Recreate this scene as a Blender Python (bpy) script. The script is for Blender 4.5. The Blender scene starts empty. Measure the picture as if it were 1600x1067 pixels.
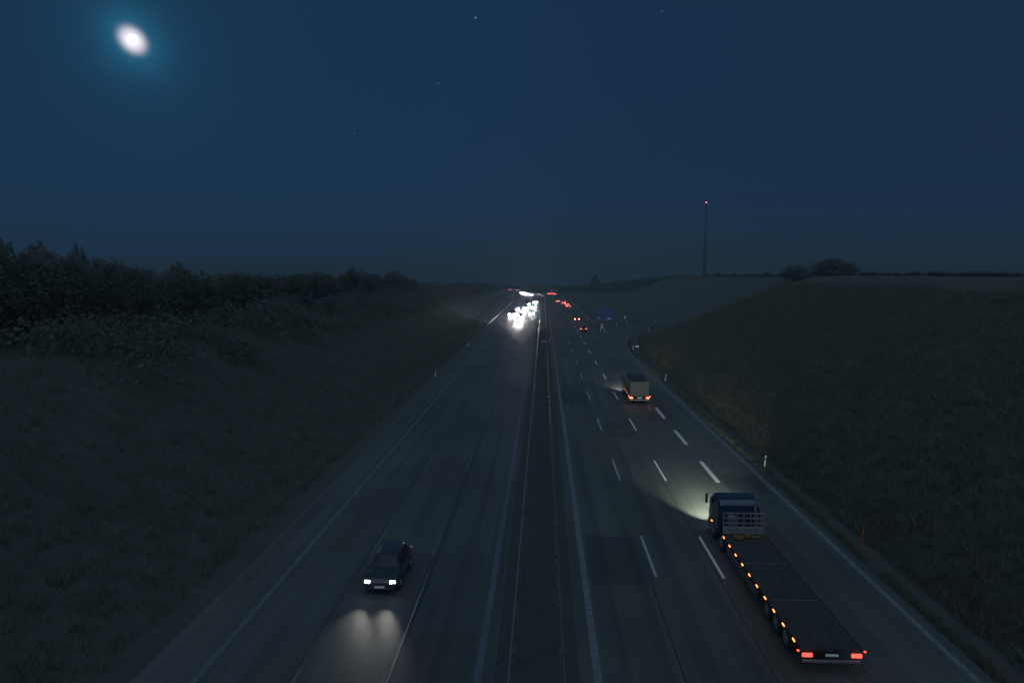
import bpy, bmesh, math, random
from math import sin, cos, pi, radians, atan, sqrt
from mathutils import Vector, Matrix, noise
random.seed(7)
sc = bpy.context.scene
COL = sc.collection

# ------------------------------------------------------------------ camera
F = 1110.0
H = 16.2
cam_d = bpy.data.cameras.new('camera')
cam = bpy.data.objects.new('camera', cam_d); COL.objects.link(cam)
cam_d.sensor_width = 36.0
cam_d.lens = 36.0 * F / 1600.0
cam_d.clip_start = 0.2; cam_d.clip_end = 20000
cam.location = (0, 0, H)
cam.rotation_euler = (radians(90) - atan(105.5 / F), 0, atan(49 / F))
sc.camera = cam
sc.view_settings.view_transform = 'Standard'
sc.view_settings.look = 'None'
sc.view_settings.gamma = 1.0
sc.view_settings.exposure = 0.0

MOON_DIR = Vector((-0.4787, 0.8353, 0.2704)).normalized()
# ------------------------------------------------------------------ world: night sky
w = bpy.data.worlds.new('World'); sc.world = w; w.use_nodes = True
nt = w.node_tree; N = nt.nodes; L = nt.links
for n in list(N): N.remove(n)
def node(t, **k):
    n = N.new(t)
    for a, b in k.items(): setattr(n, a, b)
    return n
def vmath(op, a, b=None):
    n = node('ShaderNodeVectorMath', operation=op)
    for i, v in enumerate((a, b)):
        if v is None: continue
        if hasattr(v, 'is_output'): L.new(v, n.inputs[i])
        else: n.inputs[i].default_value = v
    return n
def math_(op, a, b=None, c=None, clamp=False):
    n = node('ShaderNodeMath', operation=op); n.use_clamp = clamp
    for i, v in enumerate((a, b, c)):
        if v is None: continue
        if hasattr(v, 'is_output'): L.new(v, n.inputs[i])
        else: n.inputs[i].default_value = v
    return n.outputs[0]
def mrange(v, a, b, c=0.0, d=1.0, smooth=True):
    n = node('ShaderNodeMapRange'); n.interpolation_type = 'SMOOTHSTEP' if smooth else 'LINEAR'
    L.new(v, n.inputs[0])
    for i, x in enumerate((a, b, c, d)): n.inputs[i + 1].default_value = x
    return n.outputs[0]
def mixc(f, a, b, mode='MIX'):
    n = node('ShaderNodeMix', data_type='RGBA', blend_type=mode)
    if hasattr(f, 'is_output'): L.new(f, n.inputs[0])
    else: n.inputs[0].default_value = f
    for i, v in ((6, a), (7, b)):
        if hasattr(v, 'is_output'): L.new(v, n.inputs[i])
        else: n.inputs[i].default_value = (*v, 1)
    return n.outputs[2]
def lin(r, g, b):
    f = lambda c: ((c / 255 + .055) / 1.055) ** 2.4 if c > 10 else c / 255 / 12.92
    return (f(r), f(g), f(b))
tc = node('ShaderNodeTexCoord')
dirn = vmath('NORMALIZE', tc.outputs['Generated']).outputs[0]
sep = node('ShaderNodeSeparateXYZ'); L.new(dirn, sep.inputs[0])
up = sep.outputs[2]
ramp = node('ShaderNodeValToRGB')
L.new(mrange(up, -0.02, 0.48, smooth=False), ramp.inputs[0])
cr = ramp.color_ramp
cr.elements[0].position = 0.0; cr.elements[0].color = (*lin(29, 48, 59), 1)
cr.elements[1].position = 1.0; cr.elements[1].color = (*lin(23, 47, 74), 1)
for p, c in ((0.10, (29, 48, 61)), (0.17, (28, 49, 66)), (0.26, (26, 50, 73)), (0.55, (23, 48, 75))):
    e = cr.elements.new(p); e.color = (*lin(*c), 1)
# the sky turns more indigo away from the moon, more teal towards it
side = vmath('DOT_PRODUCT', dirn, (0.97, 0.24, 0)).outputs[1]
sky = mixc(math_('MULTIPLY', mrange(side, 0.0, 0.85), mrange(up, 0.01, 0.16)), ramp.outputs[0], lin(24, 45, 69))
toward = vmath('DOT_PRODUCT', dirn, tuple(MOON_DIR)).outputs[1]
sky = mixc(math_('MULTIPLY', mrange(toward, 0.80, 1.0), 0.22), sky, lin(25, 59, 88))
# aureole of the moon in thin cloud (slightly oval)
e1 = MOON_DIR.cross(Vector((0, 0, 1))).normalized()       # to the right
e2 = e1.cross(MOON_DIR).normalized()                      # up
ax1 = (e1 * 0.70 - e2 * 0.71).normalized(); ax2 = (e1 * 0.71 + e2 * 0.70).normalized()
da = vmath('DOT_PRODUCT', dirn, tuple(ax1)).outputs[1]
db = vmath('DOT_PRODUCT', dirn, tuple(ax2)).outputs[1]
fr = math_('GREATER_THAN', toward, 0.0)
nz = node('ShaderNodeTexNoise'); L.new(dirn, nz.inputs[0]); nz.inputs['Scale'].default_value = 30; nz.inputs['Detail'].default_value = 2
def oval(sa, sb):
    a = math_('POWER', math_('DIVIDE', da, sa), 2.0); b = math_('POWER', math_('DIVIDE', db, sb), 2.0)
    return math_('SQRT', math_('ADD', a, b))
r1 = oval(0.0145, 0.0120)
core = math_('MULTIPLY', math_('EXPONENT', math_('MULTIPLY', math_('POWER', r1, 3.4), -1.0)), fr)
r2 = oval(0.030, 0.027)
halo = math_('MULTIPLY', math_('EXPONENT', math_('MULTIPLY', math_('POWER', r2, 1.35), -1.0)), fr)
halo = math_('MULTIPLY', halo, mrange(nz.outputs[0], 0.2, 0.8, 0.85, 1.15))
r3 = oval(0.08, 0.075)
veil = math_('MULTIPLY', math_('EXPONENT', math_('MULTIPLY', r3, -1.2)), fr)
def scaled(col, f):
    n = node('ShaderNodeVectorMath', operation='SCALE'); n.inputs[0].default_value = col; L.new(f, n.inputs[3]); return n.outputs[0]
add = vmath('ADD', scaled((0.88, 0.72, 0.72), core), scaled((0.009, 0.105, 0.165), halo)).outputs[0]
add = vmath('ADD', add, scaled((0.002, 0.016, 0.028), veil)).outputs[0]
sky = vmath('ADD', sky, add).outputs[0]
# the sky as it stands above the added thin haze (what the haze takes away and adds is allowed for)
HAZE = 0.0007; LIM = (0.0125, 0.0300, 0.0430)
path = math_('MINIMUM', math_('DIVIDE', 88.8, math_('MAXIMUM', up, 0.012)), 5000.0)
Tn = math_('EXPONENT', math_('MULTIPLY', path, -HAZE))
Tn = math_('MAXIMUM', Tn, 0.10)
sky = vmath('SUBTRACT', sky, scaled(LIM, math_('SUBTRACT', 1.0, Tn))).outputs[0]
sky = vmath('MAXIMUM', sky, (0.0005, 0.001, 0.002)).outputs[0]
sv = node('ShaderNodeVectorMath', operation='SCALE'); L.new(sky, sv.inputs[0]); L.new(math_('DIVIDE', 1.0, Tn), sv.inputs[3]); sky = sv.outputs[0]
# added glow in the unseen sky behind the bridge, to lift the land
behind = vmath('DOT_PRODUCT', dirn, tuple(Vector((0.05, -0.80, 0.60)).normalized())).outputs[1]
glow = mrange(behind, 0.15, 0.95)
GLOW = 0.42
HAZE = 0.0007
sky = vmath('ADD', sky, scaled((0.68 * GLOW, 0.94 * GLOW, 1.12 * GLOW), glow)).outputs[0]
# a physical twilight sky adds its own faint light
nish = node('ShaderNodeTexSky', sky_type='NISHITA'); nish.sun_disc = False
nish.sun_elevation = radians(-6); nish.sun_rotation = radians(180)
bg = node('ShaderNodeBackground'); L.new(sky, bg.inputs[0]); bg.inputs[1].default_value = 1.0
bg2 = node('ShaderNodeBackground'); L.new(nish.outputs[0], bg2.inputs[0]); bg2.inputs[1].default_value = 0.05
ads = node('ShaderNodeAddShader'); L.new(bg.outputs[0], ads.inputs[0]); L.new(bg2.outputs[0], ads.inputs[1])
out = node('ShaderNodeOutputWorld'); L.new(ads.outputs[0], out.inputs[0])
w.cycles.sampling_method = 'MANUAL'; w.cycles.sample_map_resolution = 1024

# moonlight
sd = bpy.data.lights.new('moonlight', 'SUN'); sd.energy = 0.10; sd.angle = radians(1.0); sd.color = (0.80, 0.90, 1.0)
so = bpy.data.objects.new('moonlight', sd); COL.objects.link(so)
so.rotation_euler = (-MOON_DIR).to_track_quat('-Z', 'Y').to_euler()

# ------------------------------------------------------------------ materials
MATS = {}
def mat(name, color, rough=0.6, metal=0.0, noise_amt=0.0, scale=8.0, color2=None, bump=0.0, emit=None, strength=0.0, spec=0.5, transl=0.0, coat=0.0, detail=6, stretch=None):
    m = bpy.data.materials.new(name); m.use_nodes = True
    t = m.node_tree; b = t.nodes['Principled BSDF']
    b.inputs['Base Color'].default_value = (*color, 1)
    b.inputs['Roughness'].default_value = rough
    b.inputs['Metallic'].default_value = metal
    b.inputs['Specular IOR Level'].default_value = spec
    b.inputs['Coat Weight'].default_value = coat
    if emit:
        b.inputs['Emission Color'].default_value = (*emit, 1); b.inputs['Emission Strength'].default_value = strength
    if noise_amt or color2 or bump:
        g = t.nodes.new('ShaderNodeNewGeometry') if stretch else t.nodes.new('ShaderNodeTexCoord')
        src = g.outputs['Position'] if stretch else g.outputs['Object']
        mp = t.nodes.new('ShaderNodeMapping'); t.links.new(src, mp.inputs[0])
        if stretch: mp.inputs['Scale'].default_value = stretch
        n = t.nodes.new('ShaderNodeTexNoise'); t.links.new(mp.outputs[0], n.inputs[0])
        n.inputs['Scale'].default_value = scale; n.inputs['Detail'].default_value = detail
        r = t.nodes.new('ShaderNodeValToRGB'); t.links.new(n.outputs[0], r.inputs[0])
        c2 = color2 or tuple(c * (1 - noise_amt) for c in color)
        r.color_ramp.elements[0].position = 0.35; r.color_ramp.elements[0].color = (*c2, 1)
        r.color_ramp.elements[1].position = 0.68; r.color_ramp.elements[1].color = (*color, 1)
        t.links.new(r.outputs[0], b.inputs['Base Color'])
        if bump:
            bu = t.nodes.new('ShaderNodeBump'); bu.inputs['Strength'].default_value = bump; bu.inputs['Distance'].default_value = 0.05
            t.links.new(n.outputs[0], bu.inputs['Height']); t.links.new(bu.outputs[0], b.inputs['Normal'])
    if transl:
        tr = t.nodes.new('ShaderNodeBsdfTranslucent'); tr.inputs[0].default_value = (*color, 1)
        mx = t.nodes.new('ShaderNodeMixShader'); mx.inputs[0].default_value = transl
        o = t.nodes['Material Output']
        t.links.new(b.outputs[0], mx.inputs[1]); t.links.new(tr.outputs[0], mx.inputs[2]); t.links.new(mx.outputs[0], o.inputs[0])
    MATS[name] = m
    return m

def asphalt_mat(name, base, seams, warm=0.0):
    m = bpy.data.materials.new(name); m.use_nodes = True
    t = m.node_tree; b = t.nodes['Principled BSDF']
    g = t.nodes.new('ShaderNodeNewGeometry')
    s = t.nodes.new('ShaderNodeSeparateXYZ'); t.links.new(g.outputs['Position'], s.inputs[0])
    def nz(scale, st, det=5):
        mp = t.nodes.new('ShaderNodeMapping'); mp.inputs['Scale'].default_value = st; t.links.new(g.outputs['Position'], mp.inputs[0])
        n = t.nodes.new('ShaderNodeTexNoise'); n.inputs['Scale'].default_value = scale; n.inputs['Detail'].default_value = det
        t.links.new(mp.outputs[0], n.inputs[0]); return n.outputs[0]
    def M(op, a, b2, c=None):
        n = t.nodes.new('ShaderNodeMath'); n.operation = op
        for i, v in enumerate((a, b2, c)):
            if v is None: continue
            if hasattr(v, 'is_output'): t.links.new(v, n.inputs[i])
            else: n.inputs[i].default_value = v
        return n.outputs[0]
    track = t.nodes.new('ShaderNodeMath'); track.operation = 'COSINE'; t.links.new(M('MULTIPLY', M('SUBTRACT', s.outputs[0], 0.35), 2 * 2 * pi / 3.75), track.inputs[0])
    fine = nz(9.0, (1, 1, 1), 8); streak = nz(1.0, (2.2, 0.03, 1), 4); patch = nz(0.12, (1, 0.5, 1), 3)
    f = M('ADD', M('MULTIPLY', fine, 0.42), M('ADD', M('MULTIPLY', streak, 0.5), M('MULTIPLY', patch, 0.6)))
    f = M('ADD', M('MULTIPLY', M('SUBTRACT', f, 0.76), 1.9), 1.0)
    f = M('MULTIPLY', f, M('ADD', 1.0, M('MULTIPLY', track.outputs[0], 0.07)))
    for sx in seams:                                 # longitudinal joints sealed with bitumen
        d = M('ABSOLUTE', M('SUBTRACT', s.outputs[0], sx), None)
        f = M('MULTIPLY', f, M('SUBTRACT', 1.0, M('MULTIPLY', M('LESS_THAN', M('ADD', d, M('MULTIPLY', fine, 0.03)), 0.050), 0.55)))
    # transverse joints every 5 m
    fy = M('FRACT', M('DIVIDE', s.outputs[1], 5.0), None)
    f = M('MULTIPLY', f, M('SUBTRACT', 1.0, M('MULTIPLY', M('LESS_THAN', fy, 0.005), 0.3)))
    c = t.nodes.new('ShaderNodeVectorMath'); c.operation = 'SCALE'; c.inputs[0].default_value = base; t.links.new(f, c.inputs[3])
    t.links.new(c.outputs[0], b.inputs['Base Color'])
    b.inputs['Roughness'].default_value = 0.6; b.inputs['Specular IOR Level'].default_value = 0.4
    bu = t.nodes.new('ShaderNodeBump'); bu.inputs['Strength'].default_value = 0.25; bu.inputs['Distance'].default_value = 0.01
    f2 = nz(40.0, (1, 1, 1), 2); t.links.new(f2, bu.inputs['Height']); t.links.new(bu.outputs[0], b.inputs['Normal'])
    MATS[name] = m; return m

ASPH_R = asphalt_mat('asphalt_right', (0.078, 0.084, 0.078), (9.45, 13.25, 5.75))
ASPH_L = asphalt_mat('asphalt_left', (0.063, 0.072, 0.073), (-6.05, -10.1))
mat('soil', (0.062, 0.066, 0.060), 0.95, color2=(0.050, 0.054, 0.049), scale=0.5, bump=0.6, stretch=(1, 1, 1), detail=8)
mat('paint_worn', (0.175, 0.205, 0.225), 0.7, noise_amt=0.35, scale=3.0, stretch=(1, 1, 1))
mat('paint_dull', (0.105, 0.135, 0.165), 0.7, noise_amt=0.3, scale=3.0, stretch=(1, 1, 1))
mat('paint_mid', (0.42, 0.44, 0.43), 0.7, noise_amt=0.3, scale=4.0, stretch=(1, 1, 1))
mat('paint_fresh_lit', (0.84, 0.80, 0.79), 0.6, noise_amt=0.15, scale=12.0, stretch=(1, 1, 1))  # fresh paint, its pale tone also standing for headlight shine
mat('paint_thick', (0.80, 0.74, 0.71), 0.6, color2=(0.6, 0.56, 0.52), scale=18.0, stretch=(1, 1, 1))  # pale tone carries the shine of passing headlights
mat('bitumen_glint', (0.62, 0.70, 0.68), 0.35, spec=0.8, noise_amt=0.7, scale=1.2, stretch=(1, 1, 1))  # pale colour paints the headlight reflection on the dark tar
mat('grass', (0.145, 0.145, 0.10), 0.7, color2=(0.11, 0.115, 0.08), scale=0.7, transl=0.35, stretch=(1, 1, 1))
mat('leaf', (0.138, 0.150, 0.125), 0.8, noise_amt=0.25, scale=0.5, transl=0.5)
mat('leaf_dark', (0.132, 0.145, 0.125), 0.8, noise_amt=0.25, scale=0.5, transl=0.5)
mat('bark', (0.09, 0.08, 0.07), 0.95, noise_amt=0.4, scale=4)
mat('steel', (0.20, 0.21, 0.22), 0.5, metal=0.4, noise_amt=0.3, scale=3)
mat('concrete', (0.05, 0.05, 0.055), 0.85, noise_amt=0.3, scale=0.4)
mat('post_white', (0.82, 0.82, 0.80), 0.5, noise_amt=0.08, scale=6)
mat('post_black', (0.03, 0.03, 0.03), 0.6)
mat('reflector', (0.85, 0.87, 0.88), 0.25, metal=0.3)
mat('pole_red', (0.75, 0.07, 0.06), 0.5, noise_amt=0.2, scale=10)
mat('sign_white_dim', (0.16, 0.18, 0.20), 0.4)  # white sign print, darkened in colour where little light falls
mat('sign_blue', (0.006, 0.06, 0.22), 0.45, noise_amt=0.15, scale=2.0)
mat('sign_white', (0.85, 0.86, 0.88), 0.4)
mat('sign_red', (0.70, 0.03, 0.03), 0.45)
mat('sign_back', (0.22, 0.23, 0.24), 0.5, metal=0.5)
mat('tyre', (0.02, 0.02, 0.02), 0.8)
mat('rim', (0.45, 0.46, 0.48), 0.3, metal=0.9)
mat('glass', (0.012, 0.015, 0.018), 0.06, spec=0.8)
mat('trim', (0.025, 0.026, 0.028), 0.55)
mat('tail_hose', (0.25, 0.04, 0.02), 0.5)
mat('strap', (0.20, 0.12, 0.03), 0.8, noise_amt=0.4, scale=20)
mat('plate', (0.75, 0.75, 0.74), 0.5)
mat('paint_grey', (0.045, 0.055, 0.065), 0.28, metal=0.3, coat=0.6)
mat('paint_black', (0.018, 0.02, 0.024), 0.22, metal=0.2, coat=0.8)
mat('paint_silver', (0.22, 0.23, 0.25), 0.3, metal=0.5, coat=0.5)
mat('paint_dark_blue', (0.015, 0.03, 0.07), 0.25, metal=0.2, coat=0.7)
mat('paint_dark_red', (0.08, 0.012, 0.012), 0.28, metal=0.1, coat=0.6)
mat('chassis', (0.03, 0.032, 0.035), 0.7, noise_amt=0.3, scale=5)
mat('deck_wood', (0.055, 0.052, 0.047), 0.8, color2=(0.03, 0.03, 0.03), scale=1.0, stretch=(9, 0.6, 1))
mat('tarp', (0.032, 0.038, 0.046), 0.55, noise_amt=0.25, scale=1.0)
mat('head_lens', (0.9, 0.9, 0.9), 0.2, emit=(0.93, 0.88, 1.0), strength=9)
mat('head_lens_full', (0.9, 0.9, 0.9), 0.2, emit=(0.96, 0.93, 1.0), strength=2500)
mat('tail_lens', (0.3, 0.01, 0.01), 0.25, emit=(1.0, 0.085, 0.055), strength=2.2)
mat('tail_lens_bright', (0.3, 0.01, 0.01), 0.25, emit=(1.0, 0.13, 0.06), strength=8)
mat('tail_lens_far', (0.3, 0.01, 0.01), 0.25, emit=(1.0, 0.12, 0.09), strength=60)
mat('amber_lens', (0.5, 0.15, 0.01), 0.25, emit=(1.0, 0.26, 0.06), strength=4.5)
mat('beacon', (0.6, 0.03, 0.02), 0.3, emit=(1.0, 0.09, 0.07), strength=7)
mat('moon_surface', (0.5, 0.5, 0.5), 1.0, emit=(0.87, 0.84, 0.89), strength=1.36)
mat('star', (0.5, 0.5, 0.5), 1.0, emit=(0.75, 0.88, 1.0), strength=2.2)

# ------------------------------------------------------------------ helpers
class MB:
    def __init__(s): s.v = []; s.f = []
    def add(s, vs, fs):
        o = len(s.v); s.v += [tuple(v) for v in vs]; s.f += [tuple(i + o for i in f) for f in fs]; return s
    def box(s, c, d, rz=0.0, taper=1.0, bev=0.0):
        cx, cy, cz = c; a, b, h = d[0] / 2, d[1] / 2, d[2] / 2
        if bev:
            e = bev; ring = [(-a + e, -b), (a - e, -b), (a, -b + e), (a, b - e), (a - e, b), (-a + e, b), (-a, b - e), (-a, -b + e)]
            lv = []
            for z, k in ((-h, e), (-h + e, 0), (h - e, 0), (h, e)):
                fx = (a - k) / a; fy = (b - k) / b
                lv.append([(x * fx, y * fy, z) for x, y in ring])
            vs = [p for l in lv for p in l]; fs = []
            for j in range(3):
                for i in range(8): fs.append((j * 8 + i, j * 8 + (i + 1) % 8, (j + 1) * 8 + (i + 1) % 8, (j + 1) * 8 + i))
            fs.append(tuple(range(7, -1, -1))); fs.append(tuple(range(24, 32)))
        else:
            vs = [(-a, -b, -h), (a, -b, -h), (a, b, -h), (-a, b, -h)] + [(x * taper, y * taper, h) for x, y in ((-a, -b), (a, -b), (a, b), (-a, b))]
            fs = [(3, 2, 1, 0), (4, 5, 6, 7), (0, 1, 5, 4), (1, 2, 6, 5), (2, 3, 7, 6), (3, 0, 4, 7)]
        c_, s_ = cos(rz), sin(rz)
        return s.add([(cx + x * c_ - y * s_, cy + x * s_ + y * c_, cz + z) for x, y, z in vs], fs)
    def tube(s, p0, p1, r0, r1=None, n=10, cap=True):
        r1 = r0 if r1 is None else r1
        p0 = Vector(p0); p1 = Vector(p1); d = (p1 - p0).normalized()
        u = d.orthogonal().normalized(); v = d.cross(u)
        vs = [p0 + (u * cos(2 * pi * i / n) + v * sin(2 * pi * i / n)) * r0 for i in range(n)] + [p1 + (u * cos(2 * pi * i / n) + v * sin(2 * pi * i / n)) * r1 for i in range(n)]
        fs = [(i, (i + 1) % n, n + (i + 1) % n, n + i) for i in range(n)]
        if cap: fs += [tuple(range(n - 1, -1, -1)), tuple(range(n, 2 * n))]
        return s.add(vs, fs)
    def ball(s, c, r, n=10, m=6, sz=1.0):
        vs = [(c[0], c[1], c[2] - r * sz)]
        for j in range(1, m):
            a = -pi / 2 + pi * j / m
            vs += [(c[0] + r * cos(a) * cos(2 * pi * i / n), c[1] + r * cos(a) * sin(2 * pi * i / n), c[2] + r * sin(a) * sz) for i in range(n)]
        vs.append((c[0], c[1], c[2] + r * sz)); fs = []
        for i in range(n): fs.append((0, 1 + (i + 1) % n, 1 + i))
        for j in range(m - 2):
            for i in range(n): fs.append((1 + j * n + i, 1 + j * n + (i + 1) % n, 1 + (j + 1) * n + (i + 1) % n, 1 + (j + 1) * n + i))
        t = len(vs) - 1
        for i in range(n): fs.append((1 + (m - 2) * n + i, 1 + (m - 2) * n + (i + 1) % n, t))
        return s.add(vs, fs)
    def build(s, name, material, parent=None, smooth=False, loc=None):
        me = bpy.data.meshes.new(name); me.from_pydata(s.v, [], s.f); me.update()
        me.materials.append(MATS[material] if isinstance(material, str) else material)
        if smooth:
            for p in me.polygons: p.use_smooth = True
        o = bpy.data.objects.new(name, me); COL.objects.link(o)
        if parent: o.parent = parent
        if loc: o.location = loc
        return o
def tag(o, label=None, cat=None, group=None, kind=None):
    if label: o['label'] = label
    if cat: o['category'] = cat
    if group: o['group'] = group
    if kind: o['kind'] = kind
    return o
def empty(name, loc=(0, 0, 0), rz=0.0):
    o = bpy.data.objects.new(name, None); COL.objects.link(o); o.location = loc; o.rotation_euler = (0, 0, rz); o.empty_display_size = 0.3
    return o
def copy_tree(o, parent=None):
    c = o.copy(); COL.objects.link(c); c.parent = parent
    for ch in list(o.children): copy_tree(ch, c)
    return c

# ------------------------------------------------------------------ road and ground
def xc(y):                                            # the motorway bends left far out
    return -((y - 500) ** 2) / 900.0 if y > 500 else 0.0
def sst(a, b, x):
    t = max(0.0, min(1.0, (x - a) / (b - a))); return t * t * (3 - 2 * t)
def road_z(y):
    if y < 720: return 0.0
    return -min(70.0, ((y - 720) ** 2) * 6e-5)
def ground(x, y):
    c = xc(min(y, 900.0)); rz = road_z(y)
    if x > c:                                         # right-hand cutting
        xs = 20.5 + 62 * sst(150, 262, y) + (y > 640) * (y - 640) * 0.16
        wd = 38.0
        hr = 15.6 - 1.4 * sst(200, 600, y) - 14.5 * sst(620, 1050, y)
        d = x - max(c, -4.0) - xs
        t = max(0.0, min(1.0, d / wd))
        z = hr * (t ** 0.85) if t > 0 else 0.0
        z = z * (1 if t < .9 else 1) 
        if y < 180: z -= 0.45 * math.exp(-((x - 20.6) / 0.9) ** 2)   # drainage ditch beside the verge
    else:
        xs = 19.0
        hl = 9.0 - 2.0 * sst(240, 420, y) - 5 * sst(420, 700, y)
        d = (c - x) - xs
        t = max(0.0, min(1.0, d / 26.0))
        z = hl * t * t * (3 - 2 * t) 
        z -= 0.35 * math.exp(-(((c - x) - 19.3) / 0.8) ** 2)
    dist = abs(x - c)
    if dist > 19:
        z += 0.35 * min(1, (dist - 19) / 8) * noise.noise(Vector((x * 0.12, y * 0.12, 0))) + 0.10 * min(1, (dist - 19) / 3) * noise.noise(Vector((x * 0.6, y * 0.6, 3)))
    return z + rz - 0.03
def axis(pts):
    r = []
    for a, b, st in pts:
        n = max(1, int(round((b - a) / st)))
        r += [a + (b - a) * i / n for i in range(n)]
    r.append(pts[-1][1]); return r
xsr = axis([(-4000, -600, 500), (-600, -150, 50), (-150, -60, 6), (-60, -17, 1.6), (-17, 17, 3.4), (17, 24, 0.5), (24, 70, 1.8), (70, 150, 6), (150, 700, 50), (700, 4000, 500)])
ysr = axis([(-120, 20, 20), (20, 130, 1.8), (130, 300, 4), (300, 760, 12), (760, 1500, 40), (1500, 6000, 400)])
me = MB(); nx = len(xsr)
me.v = [(x, y, ground(x, y)) for y in ysr for x in xsr]
me.f = [(j * nx + i, j * nx + i + 1, (j + 1) * nx + i + 1, (j + 1) * nx + i) for j in range(len(ysr) - 1) for i in range(nx - 1)]
tag(me.build('ground', 'soil', smooth=True), kind='structure')

def strip(mb, x0, x1, y0, y1, z=0.0, step=8.0, curve=True):
    n = max(1, int((y1 - y0) / step)); vs = []
    for i in range(n + 1):
        y = y0 + (y1 - y0) * i / n; c = xc(y) if curve else 0; zz = z + road_z(y)
        vs += [(x0 + c, y, zz), (x1 + c, y, zz)]
    mb.add(vs, [(2 * i, 2 * i + 1, 2 * i + 3, 2 * i + 2) for i in range(n)])
def poly_strip(mb, left, right, z):
    vs = []
    for a, b in zip(left, right): vs += [(a[0], a[1], z), (b[0], b[1], z)]
    mb.add(vs, [(2 * i, 2 * i + 1, 2 * i + 3, 2 * i + 2) for i in range(len(left) - 1)])
def smooth_path(pts, n=10):
    P = [Vector((p[0], p[1], 0)) for p in pts]; r = []
    Q = [P[0] * 2 - P[1]] + P + [P[-1] * 2 - P[-2]]
    for i in range(1, len(Q) - 2):
        for k in range(n):
            t = k / n; a, b, c, d = Q[i - 1:i + 3]
            r.append(0.5 * ((2 * b) + (c - a) * t + (2 * a - 5 * b + 4 * c - d) * t * t + (3 * b - a - 3 * c + d) * t ** 3))
    r.append(P[-1]); return r
def line_along(mb, pts, wd, z):
    P = smooth_path(pts); l = []; r = []
    for i, p in enumerate(P):
        d = (P[min(i + 1, len(P) - 1)] - P[max(i - 1, 0)]).normalized(); nrm = Vector((d.y, -d.x, 0)) * wd / 2
        l.append(p - nrm); r.append(p + nrm)
    poly_strip(mb, l, r, z)

m_ = MB(); strip(m_, 1.5, 18.1, -60, 150, 0.0); strip(m_, 1.5, 15.2, 150, 900, 0.0); tag(m_.build('road_right', ASPH_R), kind='structure')
m_ = MB(); strip(m_, -16.4, -1.9, -60, 900, 0.0); tag(m_.build('road_left', ASPH_L), kind='structure')
RE = [(18.1, 150), (18.9, 160), (21.2, 177), (24.0, 193), (27.6, 208), (33.5, 222), (43, 236), (56, 248), (70, 258)]
RI = [(15.2, 150), (15.2, 166), (15.3, 182), (15.9, 196), (18.5, 210), (23.8, 222.5), (33.5, 236.5), (49, 252), (66, 264)]
a_ = smooth_path(RE); b_ = smooth_path(RI); m_ = MB(); poly_strip(m_, b_, a_, -0.004)
tag(m_.build('exit_road', ASPH_R), kind='structure')

MK = 0.004
rp = random.Random(4)
for x0_, x1_, y0_, y1_, lf in ((2.6, 5.9, 36, 43, 1), (6.4, 9.3, 70, 77, 1), (14.1, 17.0, 52, 57, 1), (9.95, 13.2, 104, 116, 1), (-9.6, -6.6, 52, 61, 0), (-5.9, -3.0, 27, 31, 0), (-13.4, -10.3, 40, 52, 0), (2.7, 5.8, 88, 104, 1)):
    pf = rp.choice((.74, .82, 1.12)); m_ = MB(); strip(m_, x0_, x1_, y0_, y1_, 0.002, 2.0); tag(m_.build('road_patch', asphalt_mat('asphalt_patch', tuple(c * pf for c in (0.074, 0.080, 0.078)), ())), kind='structure')
def marking(name, mb, material): return tag(mb.build(name, material), kind='structure')
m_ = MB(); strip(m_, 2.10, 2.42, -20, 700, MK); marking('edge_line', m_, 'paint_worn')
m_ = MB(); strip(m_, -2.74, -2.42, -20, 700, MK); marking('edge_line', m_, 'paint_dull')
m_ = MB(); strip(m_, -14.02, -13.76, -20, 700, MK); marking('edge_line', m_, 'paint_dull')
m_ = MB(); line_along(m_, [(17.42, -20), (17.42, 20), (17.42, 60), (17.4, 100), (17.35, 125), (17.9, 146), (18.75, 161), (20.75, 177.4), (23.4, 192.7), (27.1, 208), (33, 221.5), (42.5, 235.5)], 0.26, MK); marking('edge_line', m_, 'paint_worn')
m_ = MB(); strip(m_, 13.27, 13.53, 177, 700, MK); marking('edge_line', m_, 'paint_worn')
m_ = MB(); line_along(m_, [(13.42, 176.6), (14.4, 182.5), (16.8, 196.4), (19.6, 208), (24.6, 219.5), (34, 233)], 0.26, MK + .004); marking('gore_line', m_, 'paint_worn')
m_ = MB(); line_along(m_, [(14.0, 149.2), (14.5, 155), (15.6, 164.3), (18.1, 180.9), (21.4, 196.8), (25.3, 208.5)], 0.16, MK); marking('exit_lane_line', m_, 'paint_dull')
def dashes(x, first, length, period, wd, material, y1, name='lane_dashes'):
    m_ = MB(); y = first
    while y < y1:
        jx = random.uniform(-.012, .012)
        strip(m_, x - wd / 2 + jx, x + wd / 2 + jx, y, y + length, MK, 6.1); y += period
    marking(name, m_, material)
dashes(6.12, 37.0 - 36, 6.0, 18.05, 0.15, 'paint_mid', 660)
dashes(9.72, 37.0 - 36, 6.1, 18.05, 0.16, 'paint_fresh_lit', 420)
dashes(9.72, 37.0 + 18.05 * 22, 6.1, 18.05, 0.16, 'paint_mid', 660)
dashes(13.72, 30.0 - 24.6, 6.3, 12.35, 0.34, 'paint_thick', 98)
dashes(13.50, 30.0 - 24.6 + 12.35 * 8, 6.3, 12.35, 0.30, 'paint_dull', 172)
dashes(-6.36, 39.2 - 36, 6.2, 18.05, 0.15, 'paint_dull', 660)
dashes(-9.92, 39.2 - 36, 6.2, 18.05, 0.15, 'paint_dull', 660)
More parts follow.
